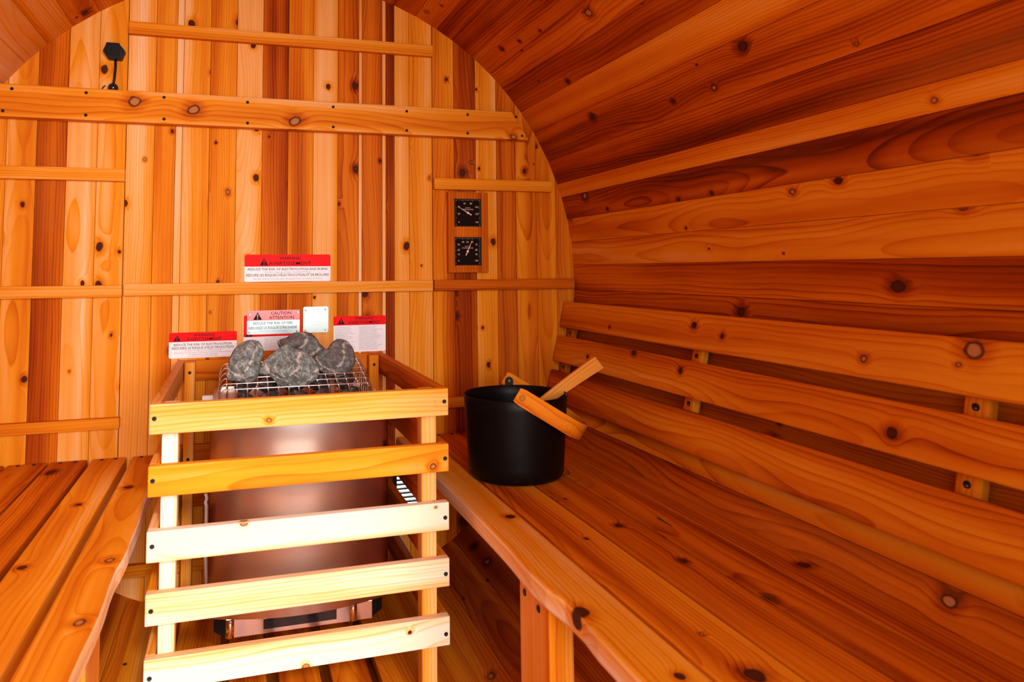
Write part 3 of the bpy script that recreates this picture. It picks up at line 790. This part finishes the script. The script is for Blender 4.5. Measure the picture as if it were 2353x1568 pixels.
t = thing('sauna_ladle', (0.56, 1.69, BZ + 0.02), 'ladle with a flat wooden handle leaning out of the black bucket', 'ladle')
ha = Vector((0.5380, 1.638, -0.2930)); hb = Vector((0.7335, 1.682, -0.1960))
dd = (hb - ha).normalized(); wv_ = dd.cross(Vector((0.25, -1, 0.1))).normalized(); tv = dd.cross(wv_).normalized()
s_ = newbm(); Lh = (hb - ha).length
def lad(c):
    k_ = (c.x / Lh + .5)
    c.y *= 0.75 + 0.45 * k_; c.z += 0.006 * math.sin(k_ * 3.1)
    if k_ > .97: c.x += c.y * 0.25
    return c
board(s_, (ha + hb) / 2, dd, wv_, tv, Lh, 0.031, 0.009, .44, 0.0, .0, 0.002, deform=lad, segs=12)
obj('handle', s_, WOOD, t)
s_ = bmesh.new()
cb = Vector((0.500, 1.650, BZ + 0.010))
pr = [(0.002, 0.0), (0.018, 0.001), (0.030, 0.010), (0.036, 0.024), (0.038, 0.040), (0.0365, 0.040), (0.034, 0.024), (0.028, 0.012), (0.016, 0.004), (0.002, 0.003)]
lathe(s_, cb, pr, 40); obj('bowl', s_, STEEL, t, smooth=True)
s_ = bmesh.new(); tube(s_, [cb + Vector((0.037, 0, 0.036)), Vector((0.537, 1.640, -0.345)), ha + dd * 0.02], 0.0035, 10); obj('neck', s_, STEEL, t, smooth=True)

# ================================================================== SIGNS ON THE END WALL
def text_bm(items, y):
    """items: (string, x centre, z baseline, cap height, max width or None, align) -> one bmesh facing the room"""
    out = bmesh.new()
    dg = None
    for s, x, z, h, mw, al in items:
        cu = bpy.data.curves.new('t', 'FONT'); cu.body = s; cu.size = 1.0; cu.align_x = al; cu.resolution_u = 2; cu.offset = 0.006 if h > 0.005 else 0.0
        o = bpy.data.objects.new('t', cu); COL.objects.link(o)
        bpy.context.view_layer.update()
        dg = bpy.context.evaluated_depsgraph_get()
        me = bpy.data.meshes.new_from_object(o.evaluated_get(dg))
        bpy.data.objects.remove(o); bpy.data.curves.remove(cu)
        xs_ = [v.co.x for v in me.vertices]
        sc_ = h / 0.70
        wd = (max(xs_) - min(xs_)) if xs_ else 1
        sx = sc_
        if mw: sx = mw / wd
        for v in me.vertices: v.co = Vector((x + v.co.x * sx, y, z + v.co.y * sc_))
        out.from_mesh(me); bpy.data.meshes.remove(me)
    return out
def rrect(bm, x0, x1, z0, z1, y0, y1, r, mi=0, corners=(1, 1, 1, 1)):
    pts = []
    for (cx, cz, a0, on) in ((x1 - r, z1 - r, 0, corners[0]), (x0 + r, z1 - r, 90, corners[1]), (x0 + r, z0 + r, 180, corners[2]), (x1 - r, z0 + r, 270, corners[3])):
        if on:
            for k in range(7): a = math.radians(a0 + 15 * k); pts.append((cx + r * math.cos(a), cz + r * math.sin(a)))
        else:
            a = math.radians(a0 + 45); pts.append((cx + r * math.copysign(1, math.cos(a)), cz + r * math.copysign(1, math.sin(a))))
    f = [bm.verts.new((x, y0, z)) for x, z in pts]; g = [bm.verts.new((x, y1, z)) for x, z in pts]
    n0 = len(bm.faces)
    fs = [bm.faces.new(f), bm.faces.new(g[::-1])]
    for i in range(len(pts)): fs.append(bm.faces.new((f[i], f[(i + 1) % len(pts)], g[(i + 1) % len(pts)], g[i])))
    for q in fs: q.material_index = mi
    bmesh.ops.recalc_face_normals(bm, faces=fs)
def tri(bm, x, z, s, y):
    a = [bm.verts.new(p) for p in ((x - s * .56, y, z), (x + s * .56, y, z), (x, y, z + s))]
    bm.faces.new(a)
def warnmark(bm, x, z, s, y):
    """black triangle with a gap in the shape of the exclamation mark"""
    w_ = s * .065
    zt = z + s * .74; zb = z + s * .30; zd0, zd1 = z + s * .10, z + s * .21
    def q(*p): bm.faces.new([bm.verts.new((a, y, b)) for a, b in p])
    def edge(zz): return s * .56 * (1 - (zz - z) / s)
    def band(z0, z1, hole):
        e0, e1 = edge(z0), edge(z1)
        if hole:
            q((x - e0, z0), (x - w_, z0), (x - w_, z1), (x - e1, z1)); q((x + w_, z0), (x + e0, z0), (x + e1, z1), (x + w_, z1))
        else: q((x - e0, z0), (x + e0, z0), (x + e1, z1), (x - e1, z1))
    band(z, zd0, False); band(zd0, zd1, True); band(zd1, zb, False); band(zb, zt, True)
    q((x - edge(zt), zt), (x + edge(zt), zt), (x, z + s))

def sticker(name, label, x0, x1, z0, z1, y, zr, body, items, mark, r=0.005, th=0.0006, mats=(WHITE, RED), small=None, wrinkle=0.0, cat='sign', toprnd=True, tilt=0.0):
    t_ = thing(name, ((x0 + x1) / 2, y, z0), label, cat, None)
    b = bmesh.new()
    rrect(b, x0, x1, z0, zr, y - th, y, r, 0, (0, 0, 1, 1) if toprnd else (0, 0, 0, 0))
    o1 = obj('panel', b, mats[0], t_)
    b = bmesh.new(); rrect(b, x0, x1, zr, z1, y - th, y, r, 0, (1, 1, 0, 0) if toprnd else (0, 0, 0, 0))
    o2 = obj('red_band', b, mats[1], t_)
    b = text_bm(items, y - th - 0.0004)
    if mark: warnmark(b, *mark, y - th - 0.0004)
    obj('lettering', b, INK, t_)
    if small:
        b = text_bm(small, y - th - 0.0004); obj('small_print', b, GREYINK, t_)
    if tilt:
        t_.rotation_euler = (0, tilt, 0)
    return t_
C = 'CENTER'
YW = D - 0.0004
sticker('warning_label', 'widest warning label, glossy and wrinkled, above the pale middle batten', -0.1130, 0.1265, 0.0075, 0.0840, YW, 0.0500, None,
        [('WARNING', 0.012, 0.0695, 0.0085, 0.058, C), ('AVERTISSEMENT', 0.012, 0.0545, 0.0095, 0.118, C),
         ('REDUCE THE RISK OF ELECTROCUTION AND BURNS', 0.007, 0.0395, 0.0065, 0.222, C),
         ('RÉDUIRE LES RISQUES D\'ÉLECTROCUTION ET DE BRÛLURES', 0.007, 0.0225, 0.0068, 0.230, C)],
        (-0.060, 0.0535, 0.020),
        small=[('Do Not Operate Unless Guard Is In Place.', 0.007, 0.0322, 0.0042, 0.128, C), ('Ne pas opérer à moins que des garde-fous ne soient en Place.', 0.007, 0.0135, 0.0042, 0.192, C)])
sticker('warning_label', 'small wide warning label with two lines on electrocution, left of the stones', -0.3075, -0.1310, -0.1972, -0.1280, YW, -0.1535, None,
        [('WARNING', -0.217, -0.1395, 0.0075, 0.054, C), ('AVERTISSEMENT', -0.217, -0.1505, 0.0078, 0.092, C),
         ('REDUCE THE RISK OF ELECTROCUTION', -0.220, -0.1642, 0.0062, 0.150, C), ('RÉDUISEZ LE RISQUE D\'ÉLECTROCUTION', -0.219, -0.1735, 0.0064, 0.160, C)],
        (-0.2870, -0.1510, 0.0165),
        small=[('Disconnect All Supply Connections Before Servicing', -0.219, -0.1790, 0.0032, 0.095, C), ('Déconnectez toutes les connexions d\'alimentation avant de procéder à l\'entretien', -0.219, -0.1842, 0.0032, 0.148, C),
               ('This Appliance Has 2 Supply Connections', -0.219, -0.1892, 0.0032, 0.078, C), ('Cet appareil a 2 connexions d\'alimentation', -0.219, -0.1940, 0.0032, 0.078, C)])
def lines(x0, x1, z0, z1, n, seed, h=0.0027):
    rnd = random.Random(seed); ws = 'before operating this heater read all instructions keep combustible materials away from stones do not cover electrical supply children must be supervised avant toute utilisation lire le manuel ne pas couvrir les pierres tenir les enfants éloignés appareil chaud risque de brûlure'.split()
    out = []
    for i in range(n):
        s = ''
        L_ = rnd.uniform(.6, 1.0) * (x1 - x0); nch = int(L_ / 0.00155)
        while len(s) < nch: s += rnd.choice(ws) + ' '
        out.append((s[:nch].strip(), x0, z1 - (z1 - z0) * (i + 1) / n, h, L_, 'LEFT'))
    return out
sticker('warning_label', 'square warning label with two columns of fine print, right of the stones', 0.1360, 0.2885, -0.1985, -0.0950, YW, -0.1215, None,
        [('WARNING', 0.225, -0.1055, 0.0078, 0.055, C), ('AVERTISSEMENT', 0.2255, -0.1175, 0.0080, 0.094, C)],
        (0.1580, -0.1185, 0.0185), small=lines(0.141, 0.200, -0.193, -0.1235, 15, 3) + lines(0.210, 0.284, -0.193, -0.1235, 17, 4))
sticker('warning_label', 'warning label mostly hidden behind the stones under the riveted caution plate', -0.1128, 0.0440, -0.1850, -0.0860, YW, -0.1460, None,
        [], (-0.099, -0.1455, 0.0185), r=0.004,
        small=lines(-0.100, -0.070, -0.183, -0.155, 4, 5) + lines(-0.056, 0.038, -0.183, -0.1475, 9, 6))
tp = sticker('caution_plate', 'riveted metal caution plate with a red top, left of the blank silver plate', -0.1045, 0.0400, -0.1395, -0.0730, D - 0.0030, -0.1010, None,
        [('CAUTION', -0.012, -0.0855, 0.0088, 0.056, C), ('ATTENTION', -0.010, -0.0980, 0.0085, 0.068, C),
         ('REDUCE THE RISK OF FIRE', -0.034, -0.1120, 0.0068, 0.108, C), ('RÉDUISEZ LE RISQUE D\'INCENDIE', -0.034, -0.1250, 0.0068, 0.132, C)],
        (-0.0760, -0.0990, 0.0215), r=0.0015, th=0.0012, mats=(ALU, simple('red_metal_paint', (0.82, 0.006, 0.006), 0.25, 0.0, 0.45, noise_amt=.04)),
        small=[('Do not use as a clothes dryer', -0.034, -0.1180, 0.0028, 0.070, C), ('Ne pas utiliser comme sèche-linge', -0.034, -0.1310, 0.0028, 0.078, C)])
for x, z in ((-0.0975, -0.0835), (0.0330, -0.0795), (0.0335, -0.1325), (-0.098, -0.1340)):
    screw(tp, (x, D - 0.0048, z), me=NAIL, name='nail')
tp = thing('data_plate', (0.085, D, -0.139), 'blank-looking silver metal plate with four corner nails beside the caution plate', 'plate')
b = bmesh.new(); rrect(b, 0.0495, 0.1207, -0.1390, -0.0655, D - 0.0042, D - 0.003, 0.005); obj('plate', b, ALU, tp)
b = text_bm(lines(0.058, 0.112, -0.118, -0.078, 8, 8, .0024) + [('FC', 0.071, -0.1285, 0.008, 0.010, C)], D - 0.0046); obj('etched_print', b, ETCH, tp)
for x, z in ((0.0565, -0.0745), (0.1130, -0.0730), (0.1135, -0.1310), (0.0570, -0.1318)): screw(tp, (x, D - 0.0050, z), me=NAIL, name='nail')

# ================================================================== THERMOMETER / HYGROMETER
t = thing('thermometer_hygrometer', (0.54, D, 0.028), 'wooden thermometer and hygrometer with two square black dials under the right batten', 'thermometer')
YT = D - 0.020
s_ = newbm()
x0, x1, z0, z1 = 0.4775, 0.6050, 0.0280, 0.2725
GA = [(0.4985, 0.5825, 0.1675, 0.2520), (0.4970, 0.5805, 0.0495, 0.1350)]
def bb(a, b_, c, d_, y0=YT, y1=D, tone=.72): board(s_, ((a + b_) / 2, (y0 + y1) / 2, (c + d_) / 2), Z, X, (0, -1, 0), d_ - c, b_ - a, y1 - y0, tone, 0, 0, 0.0008, 0.71)
bb(x0, 0.4972, z0, z1); bb(0.5828, x1, z0, z1); bb(0.4972, 0.5828, z0, 0.0495); bb(0.4972, 0.5828, 0.1350, 0.1675, tone=.66); bb(0.4972, 0.5828, 0.2520, z1)
obj('case', s_, WOOD, t)
for gi, (a, b_, c, d_) in enumerate(GA):
    cx, cz = (a + b_) / 2, (c + d_) / 2; hw = (b_ - a) / 2
    s_ = bmesh.new(); bx(s_, a, b_, YT + 0.004, D - 0.001, c, d_)
    dl = obj('hygrometer_dial' if gi else 'thermometer_dial', s_, DIAL, t)
    s_ = bmesh.new()
    for (p, q, r_, s4) in ((a, b_, d_ - .0025, d_), (a, b_, c, c + .0025), (a, a + .0025, c, d_), (b_ - .0025, b_, c, d_)): bx(s_, p, q, YT - .0004, YT + .004, r_, s4)
    obj('bezel', s_, BLACKP, dl)
    yy = YT + 0.0033
    s_ = bmesh.new()
    def sq(ang, k_):   # point on a square of half-size k_
        dx, dz = math.sin(ang), math.cos(ang); m_ = max(abs(dx), abs(dz)); return dx / m_ * k_, dz / m_ * k_
    N = 60
    for i in range(N + 1):
        ang = math.radians(-135 + 270 * i / N); big = i % 5 == 0
        p0 = sq(ang, hw * (0.86 if big else 0.90)); p1 = sq(ang, hw * 0.955); wq = .00035 if big else .0002
        nx, nz_ = -math.cos(ang) * wq, math.sin(ang) * wq
        s_.faces.new([s_.verts.new((cx + X_, yy, cz + Z_)) for X_, Z_ in ((p0[0] - nx, p0[1] - nz_), (p1[0] - nx, p1[1] - nz_), (p1[0] + nx, p1[1] + nz_), (p0[0] + nx, p0[1] + nz_))])
    nums = ['0', '10', '20', '30', '40', '50', '60', '70', '80', '90', '100'] if gi else ['0', '20', '40', '60', '80', '100', '120', '140']
    its = []
    for i, s in enumerate(nums):
        ang = math.radians(-135 + 270 * i / (len(nums) - 1)); px_, pz_ = sq(ang, hw * 0.68)
        its.append((s, cx + px_, cz + pz_ - 0.0025, 0.0052, None, C))
    its += [('SAUNA', cx, cz + hw * .33, 0.0032, 0.016, C), ('HYGROMETER' if gi else 'THERMOMETER', cx, cz + hw * .20, 0.0036, 0.036, C)]
    tb = text_bm(its, yy); me_ = bpy.data.meshes.new('x'); tb.to_mesh(me_); tb.free(); s_.from_mesh(me_); bpy.data.meshes.remove(me_)
    obj('dial_print', s_, DIALINK, dl)
    s_ = bmesh.new()
    ang = math.radians(24 if gi else -59); L1, L2 = hw * .86, hw * .32
    dx, dz = math.sin(ang), math.cos(ang); nx, nz_ = dz, -dx
    yn = yy - 0.0012
    def qd(l0, w0, l1, w1):
        P_ = [(cx + dx * l0 + nx * w0, cz + dz * l0 + nz_ * w0), (cx + dx * l1 + nx * w1, cz + dz * l1 + nz_ * w1), (cx + dx * l1 - nx * w1, cz + dz * l1 - nz_ * w1), (cx + dx * l0 - nx * w0, cz + dz * l0 - nz_ * w0)]
        f1 = [s_.verts.new((p, yn, q)) for p, q in P_]; f2 = [s_.verts.new((p, yn + .0006, q)) for p, q in P_]
        s_.faces.new(f1); s_.faces.new(f2[::-1])
        for i in range(4): s_.faces.new((f1[i], f2[i], f2[(i + 1) % 4], f1[(i + 1) % 4]))
    qd(0, .0011, L1, .0003); qd(-L2, .0016, 0, .0013)
    bmesh.ops.recalc_face_normals(s_, faces=s_.faces)
    lathe(s_, (cx, yn, cz), [(.0035, -.0008), (.0035, .0010)], 20, 'Y')
    obj('needle', s_, NEEDLE, dl)

# ================================================================== SENSOR ON THE WALL
t = thing('wall_sensor', (-0.4605, D, 0.533), 'small black ribbed sensor box with a cable down to a glossy knob', 'sensor')
s_ = bmesh.new()
cx, cz = -0.4605, 0.6345
pts = [(-0.0185, 0.0225), (0.0105, 0.0225), (0.0275, 0.002), (0.0185, -0.0215), (-0.0145, -0.0215), (-0.0275, -0.002)]
f = [s_.verts.new((cx + a, D - 0.026, cz + b_)) for a, b_ in pts]; g = [s_.verts.new((cx + a * 1.0, D, cz + b_)) for a, b_ in pts]
s_.faces.new(f); s_.faces.new(g[::-1])
for i in range(6): s_.faces.new((f[i], g[i], g[(i + 1) % 6], f[(i + 1) % 6]))
bmesh.ops.recalc_face_normals(s_, faces=s_.faces)
hs = obj('housing', s_, BLACKP, t, bevel=0.002)
for i in range(7):
    s_ = bmesh.new(); xx = cx - 0.019 + i * 0.0052; bx(s_, xx, xx + 0.0020, D - 0.031, D - 0.0255, cz - 0.012, cz + 0.0205); obj('rib', s_, BLACKP, hs)
s_ = bmesh.new(); tube(s_, [(cx + 0.003, D - 0.012, cz - 0.018), (cx + 0.003, D - 0.012, cz - 0.045), (cx + 0.001, D - 0.013, cz - 0.075), (cx - 0.001, D - 0.016, cz - 0.092)], 0.0032, 10)
obj('cable', s_, BLACKP, t, smooth=True)
s_ = bmesh.new(); bmesh.ops.create_uvsphere(s_, u_segments=32, v_segments=20, radius=0.0135); bmesh.ops.translate(s_, verts=s_.verts, vec=(cx - 0.001, D - 0.0140, 0.5345))
obj('knob', s_, GLOSSB, t, smooth=True)
s_ = bmesh.new(); tube(s_, [(cx - 0.0175 + math.cos(a) * 0.012, D - 0.004, 0.530 + math.sin(a) * 0.013) for a in [math.radians(q) for q in range(110, 200, 12)]], 0.0016, 8)
obj('wire_loop', s_, BLACKP, t, smooth=True)

# ================================================================== AIR VENT (opens to the daylight outside)
t = thing('air_vent', ((VX0 + VX1) / 2, D, VZ0), 'white louvred air vent low on the end wall under the right bench, daylight showing through', 'vent')
s_ = bmesh.new()
for a, b_, c, d_ in ((VX0 - .008, VX1 + .008, VZ1 - .003, VZ1 + .008), (VX0 - .008, VX1 + .008, VZ0 - .008, VZ0 + .003), (VX0 - .008, VX0 + .003, VZ0, VZ1), (VX1 - .003, VX1 + .008, VZ0, VZ1)):
    bx(s_, a, b_, D - 0.004, D - 0.0002, c, d_)
obj('frame', s_, BLACKP, t, bevel=0.001)
nl = 9
for i in range(nl):
    zc = VZ0 + (VZ1 - VZ0) * (i + 0.5) / nl
    s_ = bmesh.new(); bx(s_, VX0 + .003, VX1 - .003, D + 0.002, D + 0.012, zc - 0.0021, zc + 0.0021); obj('louvre', s_, BLACKP, t)

# staves carry black screws near the cradle on both sides
wr = bpy.data.objects['wall_right']; fl_ = bpy.data.objects['floor']
def stave_screw(ang, y):
    a = math.radians(ang); p = Vector((math.cos(a), 0, math.sin(a))) * (R - 0.0006)
    q = Vector((math.cos(a), 0, math.sin(a))).to_track_quat('Y', 'Z').to_euler()
    screw(wr, (p.x, y, p.z), q)
stave_screw(-61.7, 1.848); stave_screw(-57.0, 1.846)
screw(fl_, (-0.3585, 1.83, FL + 0.0004), (-math.pi / 2, 0, 0))
